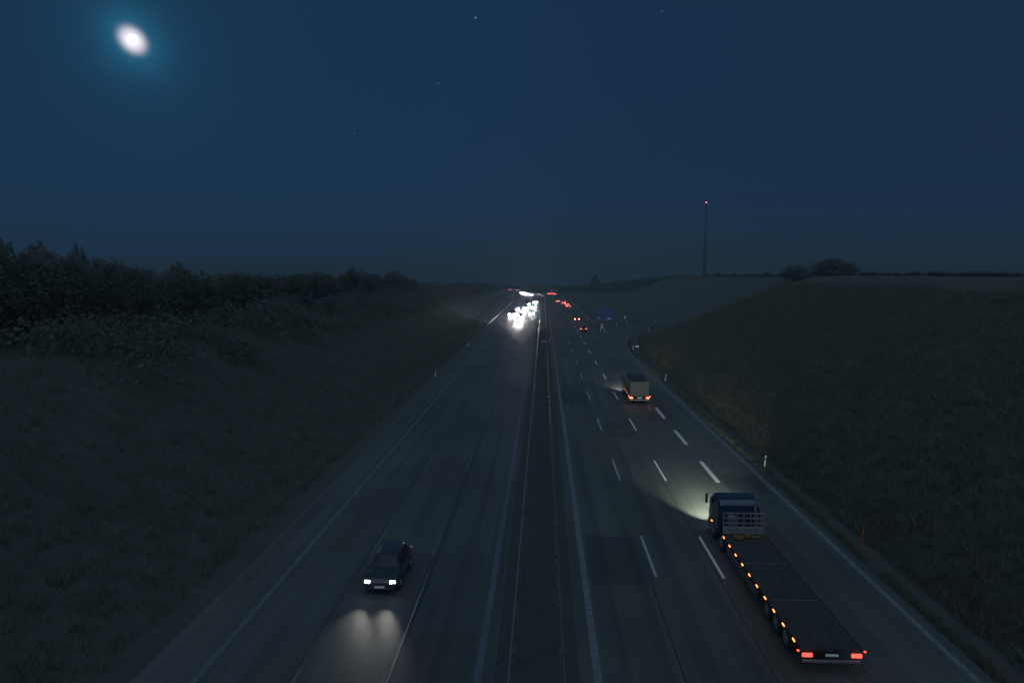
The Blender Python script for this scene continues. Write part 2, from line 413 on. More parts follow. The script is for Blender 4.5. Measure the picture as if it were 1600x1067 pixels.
# sealed crack between two lanes of the left carriageway
m_ = MB(); pts = []; y = 14.0
while y < 37.2:
    pts.append((-6.19 + 0.035 * noise.noise(Vector((y * 0.9, 0, 0))) + 0.02 * noise.noise(Vector((y * 4, 5, 0))), y)); y += 0.35
l_, r_ = [], []
for p in pts:
    wdt = 0.017 + 0.013 * noise.noise(Vector((p[1] * 3, 9, 0)))
    l_.append((p[0] - wdt, p[1])); r_.append((p[0] + wdt, p[1]))
poly_strip(m_, l_, r_, MK + 0.004); marking('sealed_crack', m_, 'bitumen_glint')

# ------------------------------------------------------------------ median guard rails and others
def guard_rail(x, y0, y1, face, label, post_gap=4.0, curve=True):
    e = empty('guard_rail', (x, y0, 0)); m1 = MB()
    prof = [(0, .50), (.04, .53), (.08, .57), (.04, .62), (0, .65), (.04, .68), (.08, .73), (.04, .77), (0, .80)]
    n = int((y1 - y0) / 8); vs = []
    for i in range(n + 1):
        y = (y1 - y0) * i / n; c = xc(y + y0)
        vs += [(c + face * (p[0] + .10), y, p[1]) for p in prof]
    k = len(prof); m1.add(vs, [(i * k + j, i * k + j + 1, (i + 1) * k + j + 1, (i + 1) * k + j) for i in range(n) for j in range(k - 1)])
    m1.build('beam', 'steel', e, True)
    posts = MB(); first = True; cnt = 0; proto = None; y = 2.0
    while y < y1 - y0:
        if cnt < 100:
            if proto is None:
                pm = MB(); pm.box((0, 0, .38), (.06, .12, .76)); pm.box((face * .06, 0, .65), (.07, .10, .22)); proto = pm.build('post', 'steel', e)
                p = proto
            else:
                p = proto.copy(); COL.objects.link(p); p.parent = e
            p.location = (xc(y + y0), y, 0); cnt += 1
        else:
            posts.box((xc(y + y0), y, .38), (.06, .12, .76))
        y += post_gap
    if posts.v: tag(posts.build('post', 'steel', e), kind='stuff')
    return tag(e, label, 'guard rail')
guard_rail(0.75, 14, 640, 1, 'long galvanised guard rail on the median side beside the right-hand carriageway')
guard_rail(-1.15, 14, 640, -1, 'long galvanised guard rail on the median side beside the left-hand carriageway')
guard_rail(-17.3, 222, 420, 1, 'steel guard rail on the far left verge catching the headlights of the oncoming cluster')
guard_rail(16.0, 218, 420, -1, 'steel guard rail beyond the blue exit sign along the right edge of the motorway')

# reflector marks on top of the median rail
proto = None
for k in range(34):
    y = 34 + k * 3.0
    if proto is None:
        m1 = MB(); m1.box((0, 0, .06), (.10, .16, .12), bev=.015); m1.box((0, -.083, .07), (.07, .006, .06))
        proto = m1.build('rail_reflector', 'sign_back'); o = proto
    else:
        o = proto.copy(); COL.objects.link(o)
    o.location = (0.75, y, .77)
    tag(o, 'small grey reflector block on top of the median guard rail post', 'reflector', 'reflector blocks along the median guard rail')

# ------------------------------------------------------------------ delineators and signs
def delineator():
    e = empty('delineator_post')
    m1 = MB(); m1.add([(-.06, -.05, 0), (.06, -.05, 0), (.06, .03, 0), (0, .07, 0), (-.06, .03, 0), (-.06, -.05, 1.0), (.06, -.05, 1.08), (.06, .03, 1.08), (0, .07, 1.04), (-.06, .03, 1.0)],
           [(4, 3, 2, 1, 0), (5, 6, 7, 8, 9)] + [(i, (i + 1) % 5, 5 + (i + 1) % 5, 5 + i) for i in range(5)])
    m1.build('post', 'post_white', e)
    m2 = MB(); m2.box((0, 0, .76), (.126, .128, .2)); m2.build('band', 'post_black', e)
    m3 = MB(); m3.box((0, -.068, .76), (.05, .01, .15)); m3.build('reflector', 'reflector', e)
    return e
DP = delineator(); used = False
D = [((18.65, 59.43), 'nearest white delineator post, with a dark band, beside the wide lane dashes', 4),
     ((18.45, 107.4), 'white delineator post on the right verge, second nearest, in front of the lit grass bank', 7),
     ((19.25, 152.4), 'white delineator post beside the small white plate at the start of the exit curve', 0),
     ((16.0, 199.8), 'white delineator post just left of the round red-ringed sign in the gore', 0),
     ((17.1, 200.6), 'white delineator post just right of the round red-ringed sign in the gore', 0),
     ((22.4, 218.5), 'white delineator post on the left side of the exit curve under the round white sign', 0),
     ((27.0, 231.0), 'faint white delineator post farther round the exit curve to the right', 0),
     ((15.4, 248), 'small delineator post on the right edge of the motorway, first beyond the blue sign', 0),
     ((15.4, 283), 'small delineator post on the right edge of the motorway, second beyond the blue sign', 0),
     ((15.4, 329), 'small delineator post on the right edge of the motorway, third beyond the blue sign', 0),
     ((15.4, 376), 'small delineator post on the right edge of the motorway, fourth beyond the blue sign', 0),
     ((-16.75, 158.5), 'faint delineator post on the left verge, the farther of the two', -2),
     ((-17.1, 111.2), 'faint delineator post on the left verge, the nearer of the two', 3),
     ((29.6, 201.5), 'faint delineator post on the outer right side of the exit curve', 0)]
for (x, y), lab, lean in D:
    o = DP if not used else copy_tree(DP); used = True
    o.location = (x, y, ground(x, y)); o.rotation_euler = (0, radians(lean), radians(random.uniform(-6, 6)))
    tag(o, lab, 'delineator', 'delineator posts along the verges')
e = empty('marker_pole', (19.1, 42.04, ground(19.1, 42.04)))
m1 = MB(); m1.tube((0, 0, 0), (.015, 0, 1.13), .022, .018); m1.build('pole', 'pole_red', e, True)
m1 = MB(); m1.tube((.015, 0, 1.13), (.018, 0, 1.40), .018, .016); m1.build('tip', 'sign_back', e, True)
m1 = MB(); m1.box((0, 0, .06), (.10, .08, .12), bev=.02); m1.build('foot', 'pole_red', e)
tag(e, 'thin red marker pole with a grey tip standing on the right verge', 'marker pole')

# kilometre plate
e = empty('small_plate_sign', (19.85, 150.7, ground(19.85, 150.7)), 0.05)
m1 = MB(); m1.tube((0, 0, 0), (0, 0, 1.1), .03); m1.build('post', 'steel', e, True)
m1 = MB(); m1.box((0, -.04, 1.18), (.66, .03, .34), bev=.008); m1.build('plate', 'sign_white', e)
tag(e, 'small blank white rectangular plate on a thin post beside the exit curve', 'sign')

def disc(mb, c, r, th, n=28):
    mb.tube((c[0], c[1] + th / 2, c[2]), (c[0], c[1] - th / 2, c[2]), r, r, n)
def round_sign(loc, zc, r, label, group=None, ring=True, rz=0.0, posts=1):
    e = empty('round_sign', (loc[0], loc[1], ground(*loc)), rz)
    m1 = MB(); disc(m1, (0, 0, zc), r, .03); m1.build('ring', 'sign_red' if ring else 'sign_back', e)
    m1 = MB(); disc(m1, (0, -.02, zc), r * (.78 if ring else .9), .014); m1.build('face', 'sign_white', e)
    m1 = MB()
    m1.tube((0, .05, 0), (0, .05, zc + r * .6), .035); m1.build('post', 'steel', e, True)
    tag(e, label, 'road sign', group); return e
# keep-right assembly in the gore: round sign above a white board
g = empty('gore_sign', (16.55, 200.9, -.03))
m1 = MB(); disc(m1, (0, 0, 1.95), .36, .03); m1.build('ring', 'sign_red', g)
m1 = MB(); disc(m1, (0, -.02, 1.95), .21, .014); m1.build('face', 'sign_white', g)
m1 = MB(); m1.add([(-.36, -.02, .90), (.36, -.02, .90), (.36, -.02, 1.5), (-.36, -.02, 1.5), (-.36, .02, .90), (.36, .02, .90), (.36, .02, 1.5), (-.36, .02, 1.5)],
                  [(0, 1, 2, 3), (7, 6, 5, 4), (0, 4, 5, 1), (1, 5, 6, 2), (2, 6, 7, 3), (3, 7, 4, 0)]); m1.build('board', 'sign_white', g)
m1 = MB(); m1.add([(-.2, -.028, .91), (.2, -.028, .91), (0, -.028, 1.22)], [(0, 1, 2)]); m1.build('chevron', 'sign_red', g)
m1 = MB(); m1.tube((0, .05, 0), (0, .05, 2.2), .035); m1.build('post', 'steel', g, True)
tag(g, 'round red-ringed sign mounted above a small white board at the tip of the gore', 'road sign')
round_sign((27.3, 239.5), 1.75, .42, 'bright round white sign with red rim, right of the blue sign', rz=0.12)
round_sign((33.6, 215), 2.2, .33, 'dim round sign outside the exit curve, farthest right of all signs', rz=0.9)

# blue exit sign
def blue_sign(loc, wd, ht, zb, label, rz=0.0, cols=True):
    e = empty('direction_sign', loc, rz)
    m1 = MB(); m1.box((0, 0, zb + ht / 2), (wd, .08, ht), bev=.02); m1.build('panel', 'sign_blue', e)
    m1 = MB(); b = .09; y = -.052
    m1.box((0, y, zb + .10), (wd - .1, .012, b)); m1.box((0, y, zb + ht - .10), (wd - .1, .012, b))
    m1.box((-wd / 2 + .10, y, zb + ht / 2), (b, .012, ht - .32)); m1.box((wd / 2 - .10, y, zb + ht / 2), (b, .012, ht - .32))
    m1.build('border', 'sign_white_dim', e)
    if cols:
        m1 = MB(); m1.box((-.12, y, zb + ht / 2), (.05, .012, ht - .32)); m1.build('divider', 'sign_white_dim', e)
        # rows of lettering, far too small to be read
        m1 = MB(); rr = random.Random(3)
        for cx0, cx1, rows in ((-wd / 2 + .45, -.4, (.93, .80, .66, .54)), (.15, wd / 2 - .35, (.90, .62, .50, .40))):
            for rz_ in rows:
                x = cx0; end = cx0 + (cx1 - cx0) * rr.uniform(.7, 1.0)
                while x < end:
                    lw = rr.uniform(.05, .12); m1.box((x + lw / 2, y, zb + ht * rz_), (lw, .012, .14 if rr.random() < .7 else .2)); x += lw + rr.choice((.05, .05, .05, .2))
        m1.build('lettering', 'sign_white_dim', e)
        m1 = MB(); cx = -wd / 2 + .75
        m1.box((cx, y, zb + .55), (.13, .012, .5)); m1.add([(cx - .24, y - .006, zb + .80), (cx + .24, y - .006, zb + .80), (cx, y - .006, zb + 1.10)], [(0, 1, 2)])
        m1.build('arrow', 'sign_white', e)
        m1 = MB(); cx = .95
        m1.box((cx, y, zb + .48), (.8, .012, .20)); m1.add([(cx + .38, y - .006, zb + .20), (cx + .90, y - .006, zb + .48), (cx + .38, y - .006, zb + .80)], [(0, 1, 2)])
        m1.build('arrow', 'sign_white', e)
    for sx in (-1, 1):
        m1 = MB(); m1.tube((sx * wd * .34, .12, 0), (sx * wd * .34, .12, zb + ht * .95), .07); m1.build('post', 'steel', e, True)
    return tag(e, label, 'direction sign')
blue_sign((18.55, 215, 0), 5.2, 3.55, 2.3, 'large blue exit direction sign with white border in the gore, nearest of the blue signs', 0.03)
blue_sign((10.6 - 1.2, 585, 0), 6.0, 2.6, .9, 'distant blue sign at the right roadside where the motorway bends away', -0.1, False)
blue_sign((-31.5, 735, 0), 12.0, 2.0, 1.6, 'very distant dark blue sign left of the bend above the far headlights', -0.3, False)

# small back of a sign and a rubber post in the median
e = empty('median_board', (0.1, 163, -.03)); m1 = MB(); m1.box((0, 0, .8), (1.1, .05, .3), bev=.01); m1.build('board', 'sign_back', e)
for sx in (-.4, .4):
    m1 = MB(); m1.tube((sx, .05, 0), (sx, .05, .75), .03); m1.build('post', 'steel', e)
tag(e, 'low grey board on two short posts in the middle of the median', 'sign board')
e = empty('median_post', (1.42, 163, 0)); m1 = MB(); m1.tube((0, 0, 0), (0, 0, 1.25), .13, .10, 12); m1.build('post', 'sign_back', e, True)
m1 = MB(); m1.ball((0, 0, 1.25), .10); m1.build('cap', 'post_white', e, True)
tag(e, 'stubby grey post on the median edge next to the inner edge line', 'post')

# ------------------------------------------------------------------ vehicles
def wheel(e, x, y, r, wd, side):
    m1 = MB(); m1.tube((x - wd / 2, y, r), (x + wd / 2, y, r), r, r, 22)
    o = m1.build('wheel', 'tyre', e)
    m2 = MB(); xo = x + side * wd / 2
    m2.tube((xo - side * .01, y, r), (xo + side * .012, y, r), r * .62, r * .58, 16); m2.tube((xo + side * .01, y, r), (xo + side * .035, y, r), r * .2, r * .16, 8)
    m2.build('rim', 'rim', o)
    return o
def beam(e, x, y, z, power, size=75, pitch=4.0, col=(1.0, 0.95, 0.86), yaw=0.0):
    ld = bpy.data.lights.get('headlight_beam_%d_%d' % (power, size))
    if ld is None:
        ld = bpy.data.lights.new('headlight_beam_%d_%d' % (power, size), 'SPOT'); ld.energy = power; ld.spot_size = radians(size); ld.spot_blend = 1.0
        ld.shadow_soft_size = 0.06; ld.color = col
    o = bpy.data.objects.new('headlight_beam', ld); COL.objects.link(o); o.parent = e
    o.location = (x, y, z); o.rotation_euler = (radians(90 - pitch), 0, radians(yaw))
PROF = {
 'hatch': [(0, .36, .82, .84, .78, .60), (.06, .28, .94, .96, .84, .66), (.18, .25, 1.0, 1.03, .87, .68), (.70, .22, .98, 1.41, .89, .59), (1.5, .2, .96, 1.47, .90, .61), (2.45, .2, .95, 1.43, .90, .59),
           (3.22, .2, .93, .97, .89, .66), (3.9, .22, .85, .88, .87, .66), (4.2, .25, .74, .77, .81, .6), (4.32, .3, .6, .63, .72, .52)],
 'saloon': [(0, .36, .84, .86, .78, .62), (.06, .28, .98, 1.0, .84, .68), (.75, .22, 1.0, 1.03, .88, .69), (1.45, .2, .98, 1.38, .9, .57), (2.1, .2, .96, 1.44, .9, .6), (2.75, .2, .95, 1.40, .9, .58),
            (3.55, .2, .93, .96, .89, .67), (4.3, .22, .84, .87, .87, .66), (4.6, .25, .73, .76, .81, .6), (4.72, .3, .6, .63, .72, .52)],
 'van': [(0, .42, 1.2, 2.28, .92, .80), (.04, .35, 1.25, 2.36, .96, .84), (.5, .28, 1.25, 2.45, .98, .86), (1.8, .25, 1.25, 2.48, .98, .86), (3.2, .25, 1.25, 2.44, .98, .85), (3.7, .25, 1.22, 2.34, .97, .80),
         (4.55, .25, 1.18, 1.22, .95, .74), (5.1, .25, 1.02, 1.05, .92, .68), (5.3, .3, .8, .83, .84, .6), (5.36, .36, .65, .68, .76, .55)],
}
def car(kind, paint, name='car', lens='head_lens', tail='tail_lens', power=260, beams=True, far=False):
    e = empty(name); P = PROF[kind]; Lc = P[-1][0]; rings = []
    dense = []
    for i in range(len(P) - 1):
        nn = 3
        for k in range(nn):
            t = k / nn; dense.append((tuple(a + (b - a) * t for a, b in zip(P[i], P[i + 1])), i))
    dense.append((P[-1], len(P) - 1))
    def sec(s):
        y, zb, be, tp, wd, wt = s; md = zb + (be - zb) * .55
        h = [(0, zb), (.80 * wd, zb), (.97 * wd, zb + .08), (wd, md), (.99 * wd, be - .06), (.955 * wd, be), (wt + (.955 * wd - wt) * .06 if tp > be + .1 else wt, be + (tp - be) * .90 if tp > be + .1 else tp - .01), (wt * .86, tp), (.45 * wt, tp + .015), (0, tp + .02)]
        return [(x, y, z) for x, z in h] + [(-x, y, z) for x, z in reversed(h[1:-1])]
    S = [sec(s) for s, _ in dense]; n = len(S[0]); vs = [p for r in S for p in r]; fs = []
    gl = {'windscreen': [], 'rear_window': [], 'side_window': []}
    for i in range(len(S) - 1):
        seg = dense[i][1]
        for j in range(n):
            f = (i * n + j, (i + 1) * n + j, (i + 1) * n + (j + 1) % n, i * n + (j + 1) % n); fs.append(f)
            jj = j if j < 9 else 17 - j
            sub = i % 3
            if kind == 'van':
                if seg == 5 and jj in (6, 7, 8): gl['windscreen'].append(f)
                if seg == 4 and jj == 5 : gl['side_window'].append(f)
                if seg == 5 and jj == 5: gl['side_window'].append(f)
            else:
                rs = 2
                if seg == 5 and jj in (6, 7, 8): gl['windscreen'].append(f)
                if seg == rs and jj in (6, 7, 8): gl['rear_window'].append(f)
                if seg in (3, 4) and jj == 5: gl['side_window'].append(f)
                if seg == 5 and jj == 5 and sub < 2: gl['side_window'].append(f)
    fs.append(tuple(range(n - 1, -1, -1))[::-1]); fs.append(tuple((len(S) - 1) * n + i for i in range(n))[::-1])
    m1 = MB(); m1.add(vs, fs); bo = m1.build('body', paint, e, True)
    bm = bmesh.new(); bm.from_mesh(bo.data); bmesh.ops.recalc_face_normals(bm, faces=bm.faces); bm.to_mesh(bo.data); bm.free()
    try: bo.data.set_sharp_from_angle(angle=radians(38))
    except Exception: pass
    cen = Vector((0, Lc / 2, .9))
    for nm, fl in gl.items():
        if not fl: continue
        groups = [fl] if nm != 'side_window' else [[f for f in fl if vs[f[0]][0] > 0 or vs[f[3]][0] > 0], [f for f in fl if vs[f[0]][0] < 0 or vs[f[3]][0] < 0]]
        for fl2 in groups:
            if not fl2: continue
            idx = sorted({i for f in fl2 for i in f}); c = Vector((0, 0, 0))
            for i in idx: c += Vector(vs[i])
            c /= len(idx)
            fn = Vector((0, 0, 0))
            for f in fl2:
                a, b2, c3 = Vector(vs[f[0]]), Vector(vs[f[1]]), Vector(vs[f[2]]); q = (b2 - a).cross(c3 - a); fn += q
            fn.normalize()
            if fn.dot(c - cen) < 0: fn = -fn
            mp = {i: k for k, i in enumerate(idx)}
            nv = [c + (Vector(vs[i]) - c) * .94 + fn * .012 for i in idx]
            m2 = MB(); m2.add(nv, [tuple(mp[i] for i in f) for f in fl2]); m2.build(nm, 'glass', e, True)
    if kind == 'van':
        for sx in (-1, 1):
            m2 = MB(); m2.box((sx * .42, -.006, 1.75), (.62, .02, .55), bev=.006); m2.build('rear_window', 'glass', e)
    r = .34 if kind == 'van' else .315; yw = (.85, Lc - .85)
    wx = P[4][4] - .10
    for y in yw:
        for sx in (-1, 1):
            ma = MB(); ma.tube((sx * (wx - .05), y, r + .01), (sx * (P[4][4] + .004), y, r + .01), r + .055, r + .055, 22); ma.build('wheel_arch', 'trim', e)
            wheel(e, sx * (wx + .01), y, r, .20, sx)
    for sx in (-1, 1):
        m2 = MB(); m2.box((sx * (P[4][4] + .09), P[6][0] - .25, P[6][2] + .05), (.17, .10, .13), bev=.03); m2.build('mirror', paint, e)
    hz = P[-2][2] - .07
    hy = P[-2][0]; hw = P[-2][4]
    big = 1.0
    for sx in (-1, 1):
        m2 = MB(); m2.box((sx * (hw - .17), hy + .02, hz), (.30 * big, .16, .15 * big), rz=-sx * .28, bev=.03); m2.build('headlight', lens, e)
        tz = P[1][2] - .10 if kind != 'van' else 1.0; th = .16 if kind != 'van' else .42; tw = .26 if kind != 'van' else .14
        m2 = MB(); m2.box((sx * (P[1][4] - tw / 2 - .005), .02, tz), (tw, .09, th), bev=.02); m2.build('tail_lamp', tail, e)
        if beams: beam(e, sx * (hw - .17), hy + .15, hz, power * 1.5, 48, 1.6)
    m2 = MB(); m2.box((0, -.03, P[0][1] + .12), (1.3, .05, .12), bev=.015); m2.build('rear_bumper', 'trim', e)
    m2 = MB(); m2.box((0, -.035 if kind == 'van' else -.02, P[0][2] - (.16 if kind != 'van' else .45)), (.52, .02, .11), bev=.004); m2.build('number_plate', 'plate', e)
    m2 = MB(); m2.box((0, Lc + .01, .45), (.9, .04, .2), bev=.012); m2.build('grille', 'trim', e)
    m2 = MB(); m2.box((0, Lc + .035, .45), (.52, .02, .11), bev=.004); m2.build('number_plate', 'plate', e)
    return e

def cab_build(e, y0, paint, lens, h=3.1, wd=2.46):
    # cab-over tractor cab: y0 is its back wall, forward is +y
    m1 = MB(); a = wd / 2
    sect = [(0, .95, h - .25), (.25, .75, h), (1.5, .55, h + .05), (1.95, .45, h - .12), (2.25, .40, h - .55), (2.38, .38, 1.9), (2.42, .38, 1.0), (2.40, .42, .5)]
    rr = []
    for k, (y, zb, zt) in enumerate(sect):
        e_ = .10
        rr.append([(-a + .03, y0 + y, zb), (-a, y0 + y, zb + .1), (-a, y0 + y, max(zb + .12, zt - .35)), (-a + e_, y0 + y, zt - .05), (-a + .3, y0 + y, zt), (a - .3, y0 + y, zt), (a - e_, y0 + y, zt - .05), (a, y0 + y, max(zb + .12, zt - .35)), (a, y0 + y, zb + .1), (a - .03, y0 + y, zb)])
    n = 10; vs = [p for r_ in rr for p in r_]
    fs = [(i * n + j, (i + 1) * n + j, (i + 1) * n + (j + 1) % n, i * n + (j + 1) % n) for i in range(len(rr) - 1) for j in range(n)]
    fs.append(tuple(range(n))); fs.append(tuple((len(rr) - 1) * n + i for i in range(n - 1, -1, -1)))
    m1.add(vs, fs); o = m1.build('cab', paint, e)
    bm = bmesh.new(); bm.from_mesh(o.data); bmesh.ops.recalc_face_normals(bm, faces=bm.faces); bm.to_mesh(o.data); bm.free()
    m2 = MB(); m2.add([(-a + .14, y0 + 2.30 + .12, 1.75), (a - .14, y0 + 2.30 + .12, 1.75), (a - .22, y0 + 2.20 + .06, h - .50), (-a + .22, y0 + 2.20 + .06, h - .50)], [(3, 2, 1, 0)]); m2.build('windscreen', 'glass', o)
    for sx in (-1, 1):
        m2 = MB(); m2.box((sx * (a + .004), y0 + 1.65, 2.05), (.02, .95, .65), bev=.005); m2.build('side_window', 'glass', o)
        m2 = MB(); m2.box((sx * (a + .20), y0 + 2.25, 2.2), (.12, .18, .6), bev=.03); m2.tube((sx * a, y0 + 2.2, 2.5), (sx * (a + .2), y0 + 2.25, 2.5), .02); m2.build('mirror', 'trim', o)
        m2 = MB(); m2.box((sx * (a - .30), y0 + 2.44, .78), (.40, .10, .22), bev=.03); m2.build('headlight', lens, e)
    m2 = MB(); m2.box((0, y0 + 2.43, 1.25), (1.5, .06, .5), bev=.015); m2.build('grille', 'trim', o)
    m2 = MB(); m2.box((0, y0 + 2.46, .50), (wd - .06, .16, .30), bev=.05); m2.build('front_bumper', 'trim', e)
    m2 = MB(); m2.tube((-a + .3, y0 + .5, h + .12), (a - .3, y0 + .5, h + .12), .03); 
    for sx in (-.8, 0, .8): m2.tube((sx, y0 + .5, h), (sx, y0 + .5, h + .12), .02)
    m2.build('roof_bar', 'trim', o)
def lamp_box(e, name, c, d, material): m2 = MB(); m2.box(c, d, bev=min(d) * .25); return m2.build(name, material, e)

# low flatbed lorry with a row of amber side markers
def flatbed():
    e = empty('flatbed_lorry'); LT = 16.2; a = 1.24
    m1 = MB(); pr = random.Random(2)
    for k in range(13):
        for q in range(3):
            m1.box((-1.107 + k * .1845, 2.2 + q * 4.2, 1.08 + pr.uniform(-.004, .004)), (.170, 4.18, .05), bev=.006)
    m1.build('deck', 'deck_wood', e)
    m1 = MB()
    for k in range(9):
        for sx in (-1, 1): m1.tube((sx * 1.17, .9 + k * 1.4, 1.125), (sx * 1.17, 1.0 + k * 1.4, 1.125), .022, n=6)
    for q in range(1, 3): m1.box((0, .1 + q * 4.2, 1.11), (2.3, .06, .012))
    m1.build('lashing_ring', 'steel', e)
    m1 = MB()
    for sx in (-1, 1): m1.box((sx * (a - .03), 6.4, 1.06), (.07, 12.7, .16), bev=.015); m1.box((sx * .42, 6.8, .86), (.12, 12.6, .30), bev=.02)
    for k in range(10): m1.box((0, .5 + k * 1.32, .98), (2.3, .08, .1))
    m1.box((0, .03, 1.06), (2.5, .08, .16), bev=.015)
    m1.build('frame', 'chassis', e)
    m1 = MB()
    for k in range(7): m1.box((-1.17 + k * .39, 12.78, 1.72), (.06, .07, 1.25), bev=.01)
    for k in range(5): m1.box((0, 12.79, 1.14 + k * .30), (2.44, .05, .06), bev=.01)
    m1.box((0, 12.80, 1.35), (2.40, .02, .42))
    m1.build('headboard', 'sign_back', e)
    m1 = MB(); m1.box((0, 14.2, .80), (.9, 4.2, .28)); m1.box((0, 13.6, 1.0), (1.0, 1.0, .12), bev=.02); m1.build('tractor_chassis', 'chassis', e)
    for sx in (-1, 1):
        m1 = MB()
        for k in range(3):
            y = 2.0 + 1.32 * k
            wheel(e, sx * .98, y, .50, .36, sx)
            m1.box((sx * .98, y, 1.02), (.40, 1.1, .025))
        m1.build('mudguard', 'trim', e)
        wheel(e, sx * .95, 13.0, .50, .55, sx); wheel(e, sx * 1.02, 15.1, .50, .32, sx)
        m1 = MB(); m1.box((sx * (a - .02), 8.8, .72), (.04, 5.6, .12)); m1.box((sx * (a - .02), 8.8, .50), (.04, 5.6, .12)); m1.build('side_guard', 'steel', e)
        for k in range(10):
            lamp_box(e, 'side_marker', (sx * (a + .018), .75 + k * 1.28, 1.06), (.035, .26, .07), 'amber_lens')
        lamp_box(e, 'cab_marker', (sx * 1.245, 15.3, 1.0), (.035, .17, .07), 'amber_lens')
        lamp_box(e, 'tail_lamp', (sx * .98, -.06, .86), (.42, .08, .16), 'tail_lens')
        lamp_box(e, 'outline_lamp', (sx * 1.33, .02, 1.0), (.09, .10, .06), 'tail_lens')
        m1 = MB(); m1.box((sx * 1.28, .03, 1.02), (.12, .03, .02)); m1.build('lamp_arm', 'trim', e)
    m1 = MB(); m1.box((0, -.02, .58), (2.34, .10, .12), bev=.02); m1.build('rear_bumper', 'steel', e)
    m1 = MB(); m1.box((0, -.06, .86), (.52, .02, .11), bev=.004); m1.build('number_plate', 'plate', e)
    m1 = MB(); m1.box((-.55, 13.45, 1.55), (.5, .35, .9), bev=.05); m1.build('air_tank', 'steel', e)
    m1 = MB(); m1.tube((.85, 13.5, .9), (.85, 13.5, 2.75), .085, n=12); m1.build('exhaust', 'steel', e)
    m1 = MB()
    for k in range(3): m1.tube((-.25 + k * .22, 13.05, 1.5), (-.35 + k * .3, 13.72, 1.75), .02, n=6)
    m1.build('air_hose', 'tail_hose', e)
    for sx in (-1, 1):
        m1 = MB(); m1.box((sx * .98, 11.4, .72), (.5, .9, .5), bev=.03); m1.build('tool_box', 'trim', e)
    m1 = MB(); m1.tube((-.5, 11.9, 1.18), (-.5, 11.9, 1.30), .28, n=18); m1.tube((.1, 12.2, 1.17), (.1, 12.2, 1.26), .2, n=16); m1.box((.6, 12.1, 1.19), (.7, .12, .12), rz=.3, bev=.01); m1.build('strap_roll', 'strap', e)
    cab_build(e, 13.75, 'paint_dark_blue', 'head_lens', h=2.75)
    for sx in (-1, 1): beam(e, sx * .92, 16.45, .85, 11000, 50, 2.0, (0.95, 1.0, 0.80))
    return e
fl = flatbed(); fl.location = (11.72, 28.0, 0)
tag(fl, 'long empty flatbed lorry with a row of amber side lamps, nearest vehicle driving away', 'lorry')

def box_lorry(lens='head_lens', tail='tail_lens', power=900, hb=3.3, body='tarp'):
    e = empty('box_lorry'); a = 1.22
    m1 = MB(); m1.box((0, 3.1, (hb + 1.0) / 2), (2.44, 6.2, hb - 1.0), bev=.05); bx = m1.build('cargo_box', body, e)
    m1 = MB(); m1.box((-.6, -.02, (hb + 1) / 2), (1.12, .03, hb - 1.25), bev=.01); m1.build('rear_door', 'tarp', bx)
    m1 = MB(); m1.box((.6, -.02, (hb + 1) / 2), (1.12, .03, hb - 1.25), bev=.01); m1.build('rear_door', 'tarp', bx)
    m1 = MB(); m1.box((0, 4.0, .82), (.9, 8.0, .26)); m1.build('chassis', 'chassis', e)
    for sx in (-1, 1):
        wheel(e, sx * .95, 1.6, .48, .5, sx); wheel(e, sx * 1.02, 7.7, .48, .32, sx)
        lamp_box(e, 'tail_lamp', (sx * 1.02, -.05, .86), (.40, .08, .15), tail)
        lamp_box(e, 'outline_lamp', (sx * 1.30, .02, 1.02), (.10, .10, .07), tail)
        for k in range(4): lamp_box(e, 'side_marker', (sx * (a + .015), .8 + k * 1.6, 1.08), (.03, .14, .06), 'amber_lens')
        m1 = MB(); m1.box((sx * 1.18, 4.4, .65), (.04, 3.2, .12)); m1.build('side_guard', 'steel', e)
    m1 = MB(); m1.box((0, -.02, .58), (2.3, .1, .12), bev=.02); m1.build('rear_bumper', 'steel', e)
    m1 = MB(); m1.box((0, -.05, .86), (.52, .02, .11)); m1.build('number_plate', 'plate', e)
    cab_build(e, 6.3, 'paint_grey', lens, h=2.7)
    for sx in (-1, 1): beam(e, sx * .92, 9.0, .85, power, 56, 2.0, (1.0, 0.93, 0.80))
    return e
bl = box_lorry(tail='tail_lens_bright', power=5000, hb=2.9); bl.location = (12.0, 88, 0)
tag(bl, 'box lorry with red tail lamps driving away, second nearest on the right-hand carriageway', 'lorry')

def place(o, x, y, rev, label, group, cat='car'):
    o.location = (x + xc(y), y, road_z(y)); o.rotation_euler = (0, 0, (pi if rev else 0) + (math.atan(2 * max(0, y - 500) / 900)))
    tag(o, label, cat, group)
# near oncoming car
nc = car('hatch', 'paint_grey', power=170)
place(nc, -8.22, 38.6, True, 'grey hatchback with lit headlights on the left carriageway, nearest oncoming car', None)
# oncoming cluster
hc = car('hatch', 'paint_silver', lens='head_lens_full', power=1300)
sn = car('saloon', 'paint_black', name='car', lens='head_lens_full', power=1300)
vn = car('van', 'paint_silver', name='van', lens='head_lens_full', power=1300)
lo = box_lorry('head_lens_full', power=1300)
G1 = 'oncoming cluster of headlights on the left carriageway'
ordn = iter(range(99))
used = {}
def put(proto, x, y, label, group=G1, rev=True, cat='car'):
    o = copy_tree(proto) if proto.name in used else proto
    used[proto.name] = 1
    place(o, x, y, rev, label, group, cat)
put(sn, -8.1, 228, 'dark saloon leading the oncoming cluster, its headlights lowest of the bright group')
put(hc, -8.3, 242, 'pale hatchback directly behind the leading saloon of the oncoming cluster')
put(vn, -8.1, 257, 'pale panel van third in line in the middle lane of the oncoming cluster', cat='van')
put(lo, -11.9, 278, 'box lorry in the outer left lane of the oncoming cluster, leftmost pair of headlights', cat='lorry')
put(sn, -8.0, 296, 'dark saloon in the middle lane behind the van, right of the oncoming lorry')
